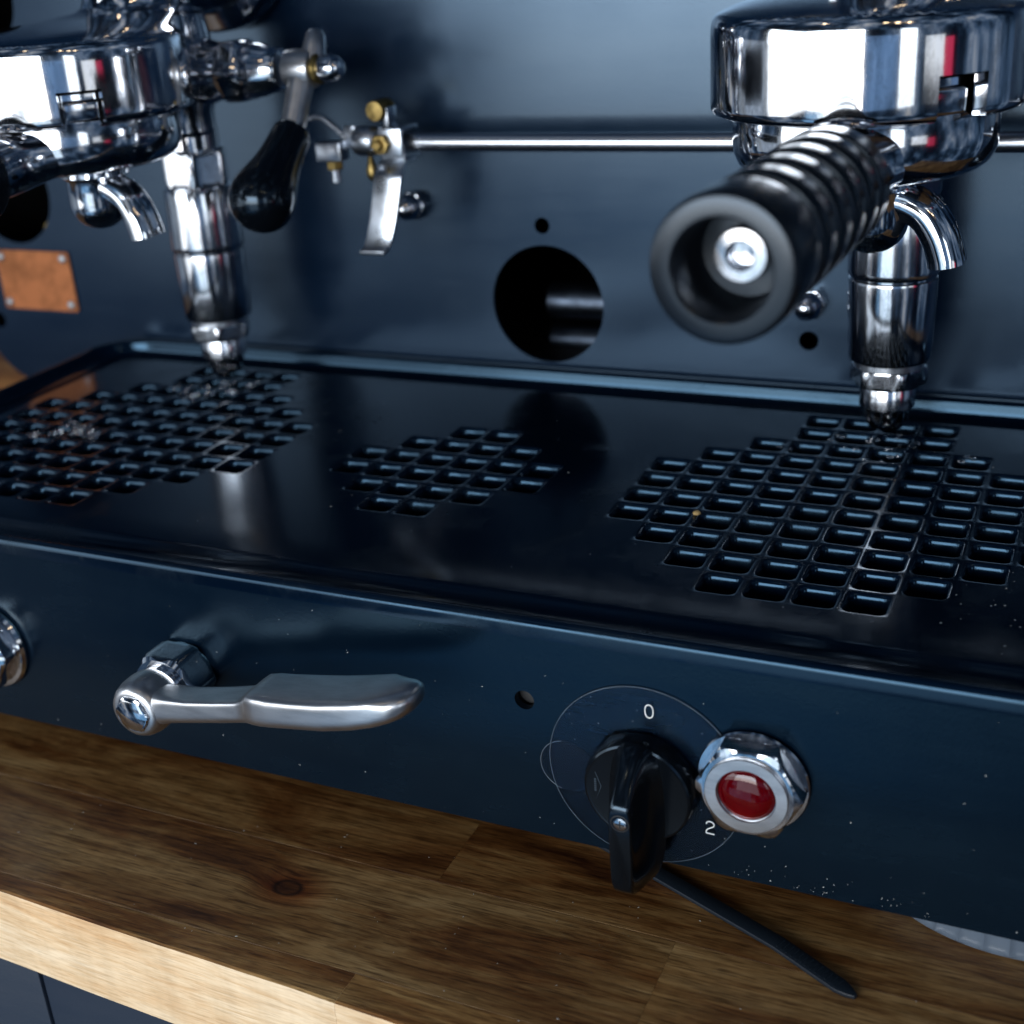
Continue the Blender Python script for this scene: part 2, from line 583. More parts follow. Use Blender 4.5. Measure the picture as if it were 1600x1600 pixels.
def plate_xz(mb, outline, holes, yf, yb, lip=0.3):
    """plate in the XZ plane, front face at yf, with through holes whose rims are rounded over"""
    pv, tr = fill(outline, holes)
    mb.add([(x, yf, z) for x, z in pv], tr)
    mb.add([(x, yb, z) for x, z in pv], tr)
    for loop in [outline] + holes:
        n = len(loop)
        rings = [[(x, y, z) for x, z in loop] for y in (yf, yb)]
        mb.loft(rings, False, False)
    return mb

def rrect(x0, x1, y0, y1, r, n=8):
    out = []
    for cx, cy, a0 in ((x1 - r, y1 - r, 0), (x0 + r, y1 - r, 90), (x0 + r, y0 + r, 180), (x1 - r, y0 + r, 270)):
        for k in range(n + 1):
            a = R(a0 + 90 * k / n)
            out.append((cx + r * math.cos(a), cy + r * math.sin(a)))
    return out

# ================================================================== the setting
TOP = -72.0
counter = empty('countertop', (-150, -92, TOP), 'dark brown acacia butcher block counter with a pale front edge', None, None, 'structure')
def edge_y(x):
    return -90.0 - 0.035 * (x + 170) + 0.18 * math.sin(x * 0.06) + 0.10 * math.sin(x * 0.23 + 1)

def plank(x0, x1, y0, y1, mat, front=False, zt=TOP):
    mb = MB()
    g = 0.03
    x0 += g; x1 -= g; y1 -= g
    n = max(2, int((x1 - x0) / 12)) if front else 2
    rows = []
    for i in range(n):
        x = x0 + (x1 - x0) * i / (n - 1)
        ya = edge_y(x) if front else y0 + g
        zb = -98.0 - 0.01 * (x + 170)
        c = 0.08
        if front:
            sec = [(x, y1, zb), (x, ya + 1.0, zb), (x, ya, zb + 1.0), (x, ya, zt - 0.9), (x, ya + 0.25, zt - 0.35), (x, ya + 0.9, zt), (x, y1 - c, zt), (x, y1, zt - c)]
        else:
            sec = [(x, y1, zb), (x, ya, zb), (x, ya, zt - c), (x, ya + c, zt), (x, y1 - c, zt), (x, y1, zt - c)]
        rows.append(sec)
    mb.loft(rows, True, True)
    if front:
        m = len(rows[0])
        k = 0
        for i in range(n - 1):
            for j in range(m):
                mb.mi[k] = 1 if j in (0, 1, 2, 3) else 0
                k += 1
        mb.mi[-1] = mb.mi[-2] = 1
        return obj('plank', mb, [mat, 'wood_pale'], counter, 25)
    return obj('plank', mb, mat, counter, 25)

plank(-620, -270, -83.5, -83.5, 'wood', True)
plank(-270, -64, -83.5, -83.5, 'wood', True)
plank(-64, 190, -83.5, -83.5, 'wood', True)
plank(190, 330, -83.5, -83.5, 'wood', True)
row_y = -83.5
prng = random.Random(3)
ri = 0
while row_y < 420:
    y1 = row_y + 36.1
    if ri == 0:
        cuts = [-620, -430, -222, 3.15, 210, 330]
    elif ri == 1:
        cuts = [-620, -300, -61, 180, 330]
    else:
        cuts = [-620]
        c = -620 + prng.uniform(60, 220)
        while c < 330:
            cuts.append(c)
            c += prng.uniform(150, 260)
        cuts.append(330)
    for a, bx in zip(cuts, cuts[1:]):
        if bx - a > 2:
            plank(a, bx, row_y, y1, 'wood_knot' if (ri == 0 and a == -222) else 'wood')
    row_y = y1
    ri += 1

cab = empty('cabinet', (-150, -60, -420), 'dark blue panelled cabinet front under the wooden counter', 'cabinet')
for x0, x1 in ((-620, -169.6), (-168.4, 330)):
    mb = MB().box((x0, -84.5, -420), (x1, -66, -98.9))
    obj('panel', mb, 'cabinet', cab, 30, 0.8)
obj('carcass', MB().box((-618, -65.5, -419.5), (328, 300, -99.3)), 'cabinet', cab)

# ================================================================== the espresso machine
mach = empty('espresso_machine', (-101, 60, TOP), 'black two group espresso machine standing on the wooden counter', 'espresso machine')
X0, X1, YF, YB = -305.0, 102.0, -36.0, 144.6
P0 = 12.0

# ---- drip tray: flat enamelled top with square wells and a rolled rim
hole_rows = {1: (0, 3), 2: (-1, 4), 3: (-2, 5), 4: (-3, 6), 5: (-3, 6), 6: (-3, 6), 7: (-3, 6), 8: (-2, 5), 9: (-1, 4), 10: (0, 3), 11: (0, 3)}
mid_rows = {1: (0, 1), 2: (-1, 2), 3: (-2, 3), 4: (-2, 3), 5: (-1, 2), 6: (0, 1)}
cells = []
for ox, oy, rows in ((0, 0, hole_rows), (-241.1, -0.7, hole_rows), (-108.2, 21.4, mid_rows)):
    for r_, (a, bb) in rows.items():
        for c_ in range(a, bb + 1):
            cells.append((round(ox + c_ * P0, 2), round(oy + (r_ - 1) * P0, 2)))

prof = [(0.0, -2.2), (0.0, 0.5), (0.18, 1.25), (0.6, 1.9), (1.25, 2.35), (2.0, 2.45), (2.8, 2.1), (3.7, 1.0), (4.6, -0.2), (6.0, -1.1), (7.6, -1.55), (11.5, -1.5), (13.6, -1.15), (15.4, -0.45), (16.4, -0.1), (17.5, 0)]
prof_b = [(0.0, -2.2), (0.0, 3.0), (0.3, 3.6), (1.0, 3.8), (3.2, 3.8), (3.9, 3.65), (4.4, 3.2), (4.6, 2.6), (4.7, 0.6), (5.1, -0.5), (6.2, -1.2), (11.5, -1.5), (13.6, -1.15), (15.4, -0.45), (16.4, -0.1), (17.5, 0)]
mb = MB()
rings = []
for (d, z), (db, zb) in zip(prof, prof_b):
    ring = []
    for x, y in rrect(X0 + d, X1 - d, YF + d, YB - d, max(22 - d, 4.5), 10):
        k = min(1, max(0, (y - 118) / 9.0))
        ring.append((x, y + (d - db) * k, z + (zb - z) * k))
    rings.append(ring)
mb.loft(rings, False, False)
inner = [(x, y) for x, y, z in rings[-1]]
vs, es, idx = [], [], {}
def vid(p):
    k = (round(p[0], 2), round(p[1], 2))
    if k not in idx:
        idx[k] = len(vs)
        vs.append(Vector(k))
    return idx[k]
ids = [vid(p) for p in inner]
es += [(ids[i], ids[(i + 1) % len(ids)]) for i in range(len(ids))]
h = P0 / 2
for cx, cy in cells:
    q = [vid((cx + sx * h, cy + sy * h)) for sx, sy in ((-1, -1), (1, -1), (1, 1), (-1, 1))]
    es += [(q[i], q[(i + 1) % 4]) for i in range(4)]
ov, oe, of, *_ = delaunay_2d_cdt(vs, es, [], 0, 1e-3)
tr = []
for t in of:
    cx = sum(ov[i].x for i in t) / 3
    cy = sum(ov[i].y for i in t) / 3
    if not inside(inner, cx, cy):
        continue
    if any(abs(cx - a) < h and abs(cy - bb) < h for a, bb in cells):
        continue
    tr.append(tuple(t))
mb.add([(p.x, p.y, 0) for p in ov], tr)
def rsq(cx, cy, hw, r, z, n=5):
    out = []
    for sx, sy, a0 in ((1, 1, 0), (-1, 1, 90), (-1, -1, 180), (1, -1, 270)):
        for k in range(n):
            a = R(a0 + 90 * k / (n - 1))
            out.append((cx + sx * (hw - r) + r * math.cos(a), cy + sy * (hw - r) + r * math.sin(a), z))
    return out
def sq(cx, cy, n=5):
    out = []
    e = h * 0.45
    for sx, sy in ((1, 1), (-1, 1), (-1, -1), (1, -1)):
        pts = [(h, e), (h, (e + h) / 2), (h, h), ((e + h) / 2, h), (e, h)]
        if sx * sy < 0:
            pts = pts[::-1]
        out += [(cx + sx * px, cy + sy * py, 0) for px, py in pts]
    return out
for cx, cy in cells:
    mb.loft([sq(cx, cy), rsq(cx, cy, 5.55, 2.4, 0), rsq(cx, cy, 5.28, 2.2, -0.10), rsq(cx, cy, 5.0, 2.0, -0.38), rsq(cx, cy, 4.76, 1.8, -0.85), rsq(cx, cy, 4.52, 1.7, -1.7), rsq(cx, cy, 4.28, 1.6, -3.2), rsq(cx, cy, 4.05, 1.5, -6.5)], False, False)
tray = obj('drip_tray', mb, 'tray', mach, 32)
obj('drip_pan', MB().box((X0 + 10, YF + 10, -12), (X1 - 10, YB - 10, -7.2)), 'pan', tray)

# ---- front panel with a drilled hole
HX, HZ = -38.4, -20.3
outl = rrect(X0 + 1, X1 - 1, -59.5, -1.0, 1.2, 3)
mb = plate_xz(MB(), outl, [circ2(HX, HZ, 2.6, 28)], -35.2, -33.0)
panel = obj('front_panel', mb, 'panel', mach, 15)
mb = MB()
mb.box((X0 + 1.5, -31.5, -58.5), (X1 - 1.5, 143, -13))
obj('lower_housing', mb, 'dark', mach, 30, 1.0)
for fx in (-285, 82):
    for fy in (-12, 122):
        mb = MB()
        lathe(mb, (fx if fy > 0 else fx - (0 if fx < 0 else 60), fy if fy > 0 else 20, TOP), (0, 0, 1), [(9, 0), (10, 1), (9, 6), (7, 13.6)], 24)
        obj('foot', mb, 'rubber', mach)

# ---- back panel with its openings
BY = 146.0
outl = [(-381, 330), (-381, 5)] + [(-355 + 26 * math.cos(R(a)), 5 + 26 * math.sin(R(a))) for a in range(190, 270, 10)] + [(-355, -21), (152, -21)] + \
       [(152 + 26 * math.cos(R(a)), 5 + 26 * math.sin(R(a))) for a in range(280, 360, 10)] + [(178, 5), (178, 330)]
holes = [circ2(-105.8, 26.4, 21.6, 56), circ2(-106.2, 54.9, 2.9, 24), circ2(-11.2, 18.7, 3.3, 24), circ2(-351, 63, 21.6, 48), circ2(-346, 139, 18, 40), circ2(-372.5, 6.5, 3.6, 20)]
mb = plate_xz(MB(), outl, holes, BY, BY + 1.6)
backp = obj('back_panel', mb, 'back', mach, 25)
# casing behind the panel
mb = MB()
mb.add([(-378, BY + 1.7, 0), (175, BY + 1.7, 0), (175, 330, 0), (-378, 330, 0), (-378, BY + 1.7, 325), (175, BY + 1.7, 325), (175, 330, 325), (-378, 330, 325)],
       [(0, 1, 2, 3), (4, 7, 6, 5), (1, 5, 6, 2), (2, 6, 7, 3), (3, 7, 4, 0)])
obj('casing', mb, 'dark', mach)
for z_, r_ in ((17.5, 7.0), (2.0, 6.0)):
    mb = MB()
    lathe(mb, (-122, 184, z_), (1, 0.06, 0), [(r_ * 0.6, 0), (r_, 2), (r_, 120)], 32)
    obj('inner_pipe', mb, 'dull', mach)
mb = MB()
hexnut(mb, (-333, 152, 47), (0, -1, 0), 4.5, 0, 5)
obj('inner_nut', mb, 'brass', mach)

# ---- copper name plate with four screws
mb = MB()
pl = rrect(-365.5, -325.0, 12.6, 38.4, 0.8, 2)
mb = plate_xz(MB(), pl, [], BY - 0.9, BY - 0.05)
np_ = obj('name_plate', mb, 'copper', mach, 15)
for sx, sz in ((-362.5, 35.5), (-328, 35.6), (-362.6, 15.5), (-328, 15.6)):
    mb = MB()
    lathe(mb, (sx, BY - 0.9, sz), (0, -1, 0), [(1.9, 0), (1.9, 0.5), (1.4, 1.1), (0.01, 1.3)], 20)
    obj('screw', mb, 'steel', np_)

# ---- rail and its clamp
mb = MB()
lathe(mb, (-148, 125, 86.9), (1, 0, 0), [(2.6, 0), (3.0, 0.5), (3.0, 300), (2.6, 300.5)], 32)
rail = obj('rail', mb, 'rod', mach)
for x in (-30, 120):
    mb = MB()
    lathe(mb, (x, 127, 86.9), (0, 1, 0), [(2.2, 0), (2.2, 15), (5, 16), (5, 18.9)], 24)
    obj('stand_off', mb, 'rod', rail)

mb = MB()
# clevis: a bent plate round the rail end
mb.box((-152.0, 116.5, 83.4), (-143.2, 118.0, 92.6))
mb.box((-152.0, 118.0, 91.2), (-143.2, 129.5, 92.6))
mb.box((-152.0, 118.0, 82.0), (-143.2, 129.5, 83.4))
clamp = obj('rail_clamp', mb, 'zinc', mach, 30, 0.35)
mb = MB()
lathe(mb, (-163.5, 121, 88.0), (1, 0, 0), [(3.5, 0), (4.6, 0.8), (5.1, 2.2), (5.1, 7.0), (4.6, 8.6), (3.4, 9.6)], 32)
obj('barrel', mb, 'zinc', clamp)
mb = MB()
hexnut(mb, (-150.4, 116.6, 87.6), (0, -1, 0), 3.5, 0, 2.6)
lathe(mb, (-150.4, 114.0, 87.6), (0, -1, 0), [(1.7, 0), (1.7, 1.6), (1.2, 2.0), (0.01, 2.0)], 16)
obj('brass_nut', mb, 'brass', clamp)
mb = MB()
lathe(mb, (-153.6, 128, 98.0), (0, -1, 0), [(3.0, 0), (3.5, 0.6), (3.5, 8.6), (3.1, 9.4), (0.01, 9.5)], 28)
obj('brass_cap', mb, 'brass', clamp)
mb = MB()
mb.box((-151.6, 121, 92.4), (-150.0, 127.5, 99))
obj('cap_lug', mb, 'zinc', clamp, 30, 0.3)
mb = MB()
mb.box((-167.0, 119.5, 85.6), (-162.6, 121.0, 93.2))
obj('side_plate', mb, 'zinc', clamp, 30, 0.3)
mb = MB()
mb.box((-176.4, 115.0, 81.8), (-166.6, 121.8, 88.3))
obj('block', mb, 'zinc', clamp, 30, 0.6)
mb = MB()
hexnut(mb, (-170.8, 118, 81.8), (0, 0, -1), 3.0, 0, 3.0)
obj('brass_nut', mb, 'brass', clamp)
mb = MB()
lathe(mb, (-170.6, 118, 79.2), (0, 0, -1), [(1.6, 0), (1.6, 4.6), (1.2, 5.0)], 16)
obj('bolt', mb, 'worn_chrome', clamp)
mb = MB()
lathe(mb, (-156.8, 118.5, 83.2), (0.06, 0, -1), [(0.8, 0), (1.3, 2.0), (2.1, 4.6), (2.0, 6.8), (1.0, 8.2), (0.01, 8.6)], 20)
obj('brass_weight', mb, 'brass', clamp)
mb = MB()
tube(mb, smooth_path([(-188, 122, 90.6), (-184.7, 120, 93.4), (-177, 120, 96.2), (-170.3, 120, 92.6), (-166.5, 120, 88.6)], 6), 1.05, 12)
obj('link_wire', mb, 'rod', clamp)
# bent tab hanging from the clamp
mb = MB()
path = [(-148.2, 127.0, 81.4, 4.8), (-148.0, 120.0, 81.4, 4.8), (-147.6, 117.0, 80.9, 5.0), (-147.2, 113.6, 78.6, 5.3), (-147.0, 112.5, 77.6, 5.3), (-147.2, 112.1, 76.2, 5.3),
        (-148.2, 111.6, 70, 5.2), (-149.6, 110.8, 63, 5.1), (-151.0, 109.6, 57.2, 5.0), (-151.8, 108.4, 54.4, 4.9), (-152.0, 107.0, 53.4, 4.8), (-152.2, 105.0, 53.0, 4.7)]
rings = []
for i, (x, y, z, w) in enumerate(path):
    a = path[max(i - 1, 0)]
    bq = path[min(i + 1, len(path) - 1)]
    d = Vector((0, bq[1] - a[1], bq[2] - a[2])).normalized()
    nrm = Vector((0, -d.z, d.y)) * 0.7
    rings.append([(x - w, y + nrm.y, z + nrm.z), (x + w, y + nrm.y, z + nrm.z), (x + w, y - nrm.y, z - nrm.z), (x - w, y - nrm.y, z - nrm.z)])
mb.loft(rings)
obj('tab', mb, 'zinc', clamp, 50, 0.25)

for nm, x, z in (('a', -156.0, 61.6), ('b', -10.6, 32.2)):
    mb = MB()
    hexnut(mb, (x, BY, z), (0, -1, 0), 5.6, 0, 4.0, seg=48)
    lathe(mb, (x, BY - 3.9, z), (0, -1, 0), [(4.4, 0), (4.7, 1.8), (4.4, 4.0), (3.2, 6.2), (1.2, 7.4), (0.01, 7.6)], 28)
    obj('acorn_nut', mb, 'chrome', mach)

# ---- group heads
def make_group(gx):
    yc = 54.0
    # bell: grid of azimuth and height so that the lug windows are real openings
    SEG = 144
    outer = [(31.0, 107.6), (33.5, 106.6), (35.4, 106.5), (36.4, 106.9), (36.9, 107.8), (37.0, 109.0), (37.0, 111.0), (37.0, 113.0), (37.0, 115.0), (37.0, 116.4), (37.0, 118), (37.0, 124), (36.9, 126.6), (36.6, 128.0), (36.0, 129.0), (35.2, 129.6)]
    mb = MB()
    def az(i):
        return 2 * math.pi * i / SEG
    vs = []
    for r, z in outer:
        for i in range(SEG):
            vs.append((gx + r * math.cos(az(i)), yc + r * math.sin(az(i)), z))
    fs = []
    def in_slot(i, k):
        a = math.degrees(az(i + 0.5))
        a = (a + 180) % 360 - 180
        sl = (-56.2 < a < -33.8) or (123.8 < a < 146.2)
        return sl and 3 <= k <= 8 or (sl and k < 3)
    for k in range(len(outer) - 1):
        for i in range(SEG):
            if in_slot(i, k):
                continue
            j = (i + 1) % SEG
            fs.append((k * SEG + i, k * SEG + j, (k + 1) * SEG + j, (k + 1) * SEG + i))
    mb.add(vs, fs)
    # inner wall of the bell and the walls of the windows
    inn = [(33.2, 107.0), (33.2, 116.6), (20, 117.5)]
    vs = []
    for r, z in inn:
        for i in range(SEG):
            vs.append((gx + r * math.cos(az(i)), yc + r * math.sin(az(i)), z))
    fs = []
    for k in range(len(inn) - 1):
        for i in range(SEG):
            a = (math.degrees(az(i + 0.5)) + 180) % 360 - 180
            if k == 0 and ((-56.2 < a < -33.8) or (123.8 < a < 146.2)):
                continue
            j = (i + 1) % SEG
            fs.append((k * SEG + i, k * SEG + j, (k + 1) * SEG + j, (k + 1) * SEG + i))
    mb.add(vs, fs)
    for a2 in (-55, -35, 125, 145):
        ca, sa = math.cos(R(a2)), math.sin(R(a2))
        mb.add([(gx + r * ca, yc + r * sa, z) for r, z in ((33.2, 106.8), (36.9, 107), (37.0, 116.4), (33.2, 116.4))], [(0, 1, 2, 3)])
    for a0 in (-55, 125):
        ring_in, ring_out = [], []
        for k in range(9):
            a = R(a0 + 2.5 * k)
            ring_in.append((gx + 33.2 * math.cos(a), yc + 33.2 * math.sin(a), 116.4))
            ring_out.append((gx + 37.0 * math.cos(a), yc + 37.0 * math.sin(a), 116.4))
        mb.loft([ring_in, ring_out], False, False, False)
    # crown of the bell rising to the valve chamber
    secs = [(yc, 35.2, 129.6), (yc + 0.5, 34.2, 130.1), (yc + 3, 31.5, 131.2), (yc + 12, 27, 132.6), (yc + 24, 21, 134.0), (yc + 33, 17.4, 135.2), (yc + 35.5, 16.2, 136.6), (yc + 36, 15.6, 139), (yc + 36, 15.4, 150), (yc + 36, 15.4, 186), (yc + 36, 13, 190), (yc + 36, 0.01, 191)]
    mb.loft([[(gx + r * math.cos(az(i)), y + r * math.sin(az(i)), z) for i in range(0, SEG, 2)] for y, r, z in secs], False, True)
    g = obj('group_head', mb, 'chrome', mach, 40)
    mb = MB()
    lathe(mb, (gx, 96, 152), (0, 1, 0), [(10, 0), (20, 4), (22, 12), (22, 34), (27, 36), (28, 38), (28, 47), (27, 49)], 64)
    obj('mounting_flange', mb, 'chrome', g)
    mb = MB()
    # casting joining bell, valve and drain
    lathe(mb, (gx, 108, 92), (0, 0, 1), [(9, 0), (10.5, 2), (10.5, 8), (12, 12), (13, 18), (13, 32), (12, 40), (6, 46)], 48)
    tube(mb, [(gx, 80, 121), (gx, 112, 119)], [12, 13], 32)
    obj('valve_chamber', mb, 'chrome', g)
    vz, vy = 113.4, 107.0
    mb = MB()
    lathe(mb, (gx + 8, vy, vz), (1, 0, 0), [(9.5, 0), (10.6, 2), (10.8, 6), (9.8, 9), (9.3, 12), (9.3, 14)], 48)
    hexnut(mb, (gx + 22, vy, vz), (1, 0, 0), 11.2, 0, 9.0, 0.16)
    lathe(mb, (gx + 31, vy, vz), (1, 0, 0), [(8.6, 0), (8.9, 2), (8.6, 5), (7.6, 8), (7.0, 12), (6.2, 13)], 40)
    obj('valve_body', mb, 'chrome', g)
    # lever: hub on the cam shaft, rod, grip
    hx = gx + 52.0
    mb = MB()
    lathe(mb, (hx - 6, vy, vz), (1, 0, 0), [(5.0, 0), (6.2, 0.8), (6.4, 3), (6.4, 9), (6.0, 10.4), (4.5, 11)], 32)
    d = Vector((0, -12, -20)).normalized()
    tube(mb, [Vector((hx, vy, vz)) + d * t for t in (1, 7, 22, 25)], [4.5, 4.4, 4.1, 4.1], 24)
    up_ = Vector((0.15, 3, 7.5)).normalized()
    tube(mb, [Vector((hx + 3.5, vy, vz)) + up_ * t for t in (0, 7, 11, 12.5)], [4.6, 3.8, 3.2, 2.0], 20)
    lv = obj('lever', mb, 'steel', g, 40)
    mb = MB()
    lathe(mb, (hx + 5, vy, vz), (1, 0, 0), [(4.4, 0), (5.0, 0.4), (5.0, 1.6), (4.2, 2.0)], 28)
    obj('brass_washer', mb, 'brass', g)
    mb = MB()
    lathe(mb, (hx + 6.8, vy, vz), (1, 0, 0), [(4.0, 0), (4.3, 0.6), (4.3, 4.5), (3.9, 6.4), (2.6, 7.8), (0.01, 8.2)], 28)
    obj('shaft_cap', mb, 'chrome', g)
    mb = MB()
    top = Vector((hx, 95.4, 94.2))
    end = Vector((hx, 71.2, 74.8))
    ax = (end - top)
    L = ax.length
    pr = [(0.01, -1.2), (4.2, -1.2), (6.0, -0.8), (6.5, 0.6), (6.6, 2.5), (6.8, 6), (7.3, 11), (8.2, 16), (9.3, 20), (10.2, 23.6), (10.7, 26)]
    for a in range(10, 91, 10):
        pr.append((10.8 * math.cos(R(a)), L - 3.2 + 10.8 * math.sin(R(a)) * 0.95))
    lathe(mb, top, ax, pr, 48)
    obj('lever_grip', mb, 'bakelite', g, 50)
    # drain tube hanging behind the brew basket
    tx, ty = gx, 110.0
    mb = MB()
    lathe(mb, (tx, ty, 0), (0, 0, 1), [(9.5, 95), (9.5, 87)], 40)
    hexnut(mb, (tx, ty, 0), (0, 0, -1), 12.4, -87.5, -73.8, 0.12)
    tb = obj('tube_nut', mb, 'chrome', g)
    mb = MB()
    lathe(mb, (tx, ty, 0), (0, 0, 1), [(11.0, 74.2), (12.3, 73.8), (12.7, 72.5), (12.9, 62), (13.2, 54.0), (13.2, 52.6), (12.9, 52.0), (12.3, 51.8), (12.3, 51.2), (12.7, 50.9), (12.8, 50.2), (12.5, 38), (12.2, 27.4), (11.8, 26.3), (11.0, 25.9), (8, 25.6)], 64)
    obj('drain_tube', mb, 'worn_chrome', g)
    mb = MB()
    lathe(mb, (tx, ty, 0), (0, 0, 1), [(8, 25.9), (10.3, 25.8), (10.3, 24.0), (8, 23.8)], 48)
    obj('seal_ring', mb, 'zinc', g)
    mb = MB()
    hexnut(mb, (tx, ty, 0), (0, 0, -1), 11.6, -24.4, -18.2, 0.14)
    obj('lower_nut', mb, 'worn_chrome', g)
    mb = MB()
    lathe(mb, (tx, ty, 0), (0, 0, 1), [(8.0, 18.6), (8.3, 18.0), (8.3, 11.6), (7.3, 11.0), (6.9, 9.0), (6.0, 6.0), (5.2, 4.6), (4.2, 4.6), (5.0, 8)], 48)
    obj('drain_tip', mb, 'worn_chrome', g)
    return g

g1 = make_group(21.0)
g1['label'] = 'right hand chrome group head holding the portafilter with the ribbed handle in view'
g2 = copy_tree(g1, mach, Vector((-245 * U, 0, 0)))
g2['label'] = 'left hand chrome group head with black ball lever beside it'

# ---- panel fittings: tap lever
NX, NZ = -140.8, -30.5
mb = MB()
hexnut(mb, (NX, -35.2, NZ), (0, -1, 0), 10.6, 0, 11.0, 0.13)
nut = obj('lever_nut', mb, 'chrome', mach)
mb = MB()
lathe(mb, (NX, -46.0, NZ), (0, -1, 0), [(6.8, 0), (7.2, 0.4), (7.2, 1.6), (6.8, 2.0)], 40)
obj('collar', mb, 'chrome', nut)
def sect(x, y, z, wy, hz, n=28, e=2.6, tilt=0.0, flat=0.0):
    out = []
    for k in range(n):
        t = 2 * math.pi * k / n
        c, s = math.cos(t), math.sin(t)
        ee = (e + 3.5 if e > 2.9 else e) if s > 0 else min(e, 2.7)
        py = wy * math.copysign(abs(c) ** (2 / ee), c)
        pz = hz * math.copysign(abs(s) ** (2 / ee), s)
        out.append((x, y + py, z + pz + tilt * py))
    return out
mb = MB()
# hub, a rounded boss on the spindle
lathe(mb, (NX, -47.6, NZ), (0, -1, 0), [(6.6, 0), (7.6, 0.5), (8.1, 1.8), (8.3, 4.0), (8.2, 7.0), (7.7, 9.2), (6.9, 10.6), (5.9, 11.2), (5.0, 11.2), (4.9, 10.4)], 56)
arm = [  # x, y, z, half width (y), half height (z), exponent
    (-136.0, -53.4, -29.8, 4.8, 5.2, 2.6), (-131, -53.6, -29.0, 4.6, 4.2, 3.2), (-124, -53.8, -27.8, 4.6, 3.7, 3.8), (-114, -54.0, -25.7, 4.8, 3.6, 4.0), (-107.0, -54.2, -24.0, 5.0, 3.6, 4.0),
    (-104.8, -54.3, -23.2, 5.2, 3.9, 3.8), (-103.4, -54.5, -22.2, 5.8, 4.6, 3.6), (-101.8, -54.7, -21.4, 6.6, 5.0, 3.5), (-99.0, -54.9, -20.9, 7.2, 5.0, 3.4), (-95, -55.0, -20.4, 7.5, 4.8, 3.4), (-88, -55.0, -19.4, 7.8, 4.7, 3.4), (-80, -55.0, -18.2, 8.0, 4.7, 3.4),
    (-72, -55.0, -16.4, 8.0, 4.6, 3.3), (-66, -54.8, -14.8, 7.7, 4.4, 3.1), (-62.0, -54.6, -13.6, 7.1, 4.0, 2.8), (-59.4, -54.4, -12.8, 6.2, 3.5, 2.6), (-57.6, -54.2, -12.2, 4.9, 2.8, 2.4), (-56.6, -54.1, -11.9, 3.3, 1.9, 2.2), (-56.2, -54.0, -11.8, 1.4, 0.8, 2.0)]
mb.loft([sect(x, y, z, wy, hz, 56, e) for x, y, z, wy, hz, e in arm], True, True)
lever = obj('tap_lever', mb, 'steel', mach, 40)
mb = MB()
hexnut(mb, (NX, -57.0, NZ), (0, -1, 0), 5.6, 0, 2.6, 0.2, 48)
obj('spindle_end', mb, 'chrome', lever)

# ---- fitting at the far left of the panel
FX, FZ = -213.5, -34.5
mb = MB()
lathe(mb, (FX, -35.2, FZ), (0, -1, 0), [(12.6, 0), (13.6, 0.3), (13.8, 1.2), (13.2, 2.2), (11, 2.5)], 64)
hexnut(mb, (FX, -37.0, FZ), (0, -1, 0), 12.2, 0, 6.0, 0.2)
fit = obj('panel_fitting', mb, 'chrome', mach)
mb = MB()
lathe(mb, (FX, -43.0, FZ), (0, -1, 0), [(8.6, 0), (8.9, 0.6), (8.9, 2.0), (8.0, 2.4), (7.0, 2.2), (6.6, 0.2), (0.01, 0.2)], 48)
obj('bore', mb, 'worn_chrome', fit)

# ---- rotary switch with clear dial plate
KX, KZ = -8.0, -36.6
mb = MB()
lathe(mb, (-27.9, -35.26, -36.9), (0, -1, 0), [(7.1, 0), (7.1, 0.10), (6.9, 0.16), (0.01, 0.16)], 48)
lathe(mb, (KX, -35.46, -35.2), (0, -1, 0), [(24.3, 0), (24.3, 0.30), (24.1, 0.42), (0.01, 0.42)], 96)
dial = obj('dial_plate', mb, 'film', mach, 30)
mb = MB()
tube(mb, [(KX + 24.25 * math.cos(2 * math.pi * k / 96), -35.62, -35.2 + 24.25 * math.sin(2 * math.pi * k / 96)) for k in range(97)], 0.13, 6)
obj('plate_rim_glint', mb, 'rim_glint', dial)  # added ring, the plate's rim highlight put into its colour
mb = MB()
tube(mb, [(-27.9 + 7.05 * math.cos(R(a)), -35.36, -36.9 + 7.05 * math.sin(R(a))) for a in range(100, 262, 6)], 0.10, 6)
obj('plate_rim_glint', mb, 'rim_glint', dial)  # added arc, rim highlight of the small lobe as colour
def stroke(pts, r, name, close=False):
    mb = MB()
    tube(mb, pts, r, 8)
    return obj(name, mb, 'white', dial)
z0, x0 = -16.7, -6.2
stroke([(x0 + 1.0 * math.cos(2 * math.pi * k / 28) * (1.0), -36.0, z0 + 1.75 * math.copysign(abs(math.sin(2 * math.pi * k / 28)) ** 0.85, math.sin(2 * math.pi * k / 28))) for k in range(29)], 0.17, 'numeral')
z0, x0 = -45.9, 8.3
two = [(-0.95, 1.0), (-0.75, 1.5), (-0.2, 1.75), (0.35, 1.7), (0.8, 1.35), (0.9, 0.85), (0.65, 0.35), (0.0, -0.05), (-0.6, -0.45), (-0.95, -1.0), (-1.0, -1.65), (0.0, -1.68), (1.0, -1.7)]
stroke([(x0 + p.x, -36.0, z0 + p.z) for p in smooth_path([(a, 0, bq) for a, bq in two[:11]], 4)] + [(x0 + a, -36.0, z0 + bq) for a, bq in two[11:]], 0.16, 'numeral')
mb = MB()
lathe(mb, (KX, -35.9, KZ), (0, -1, 0), [(13.4, 0), (13.8, 0.5), (13.7, 2.6), (13.5, 4.4), (13.1, 5.2), (12.6, 5.5), (12.0, 5.4), (0.01, 5.4)], 80)
knob = obj('rotary_knob', mb, 'bakelite', mach, 30)
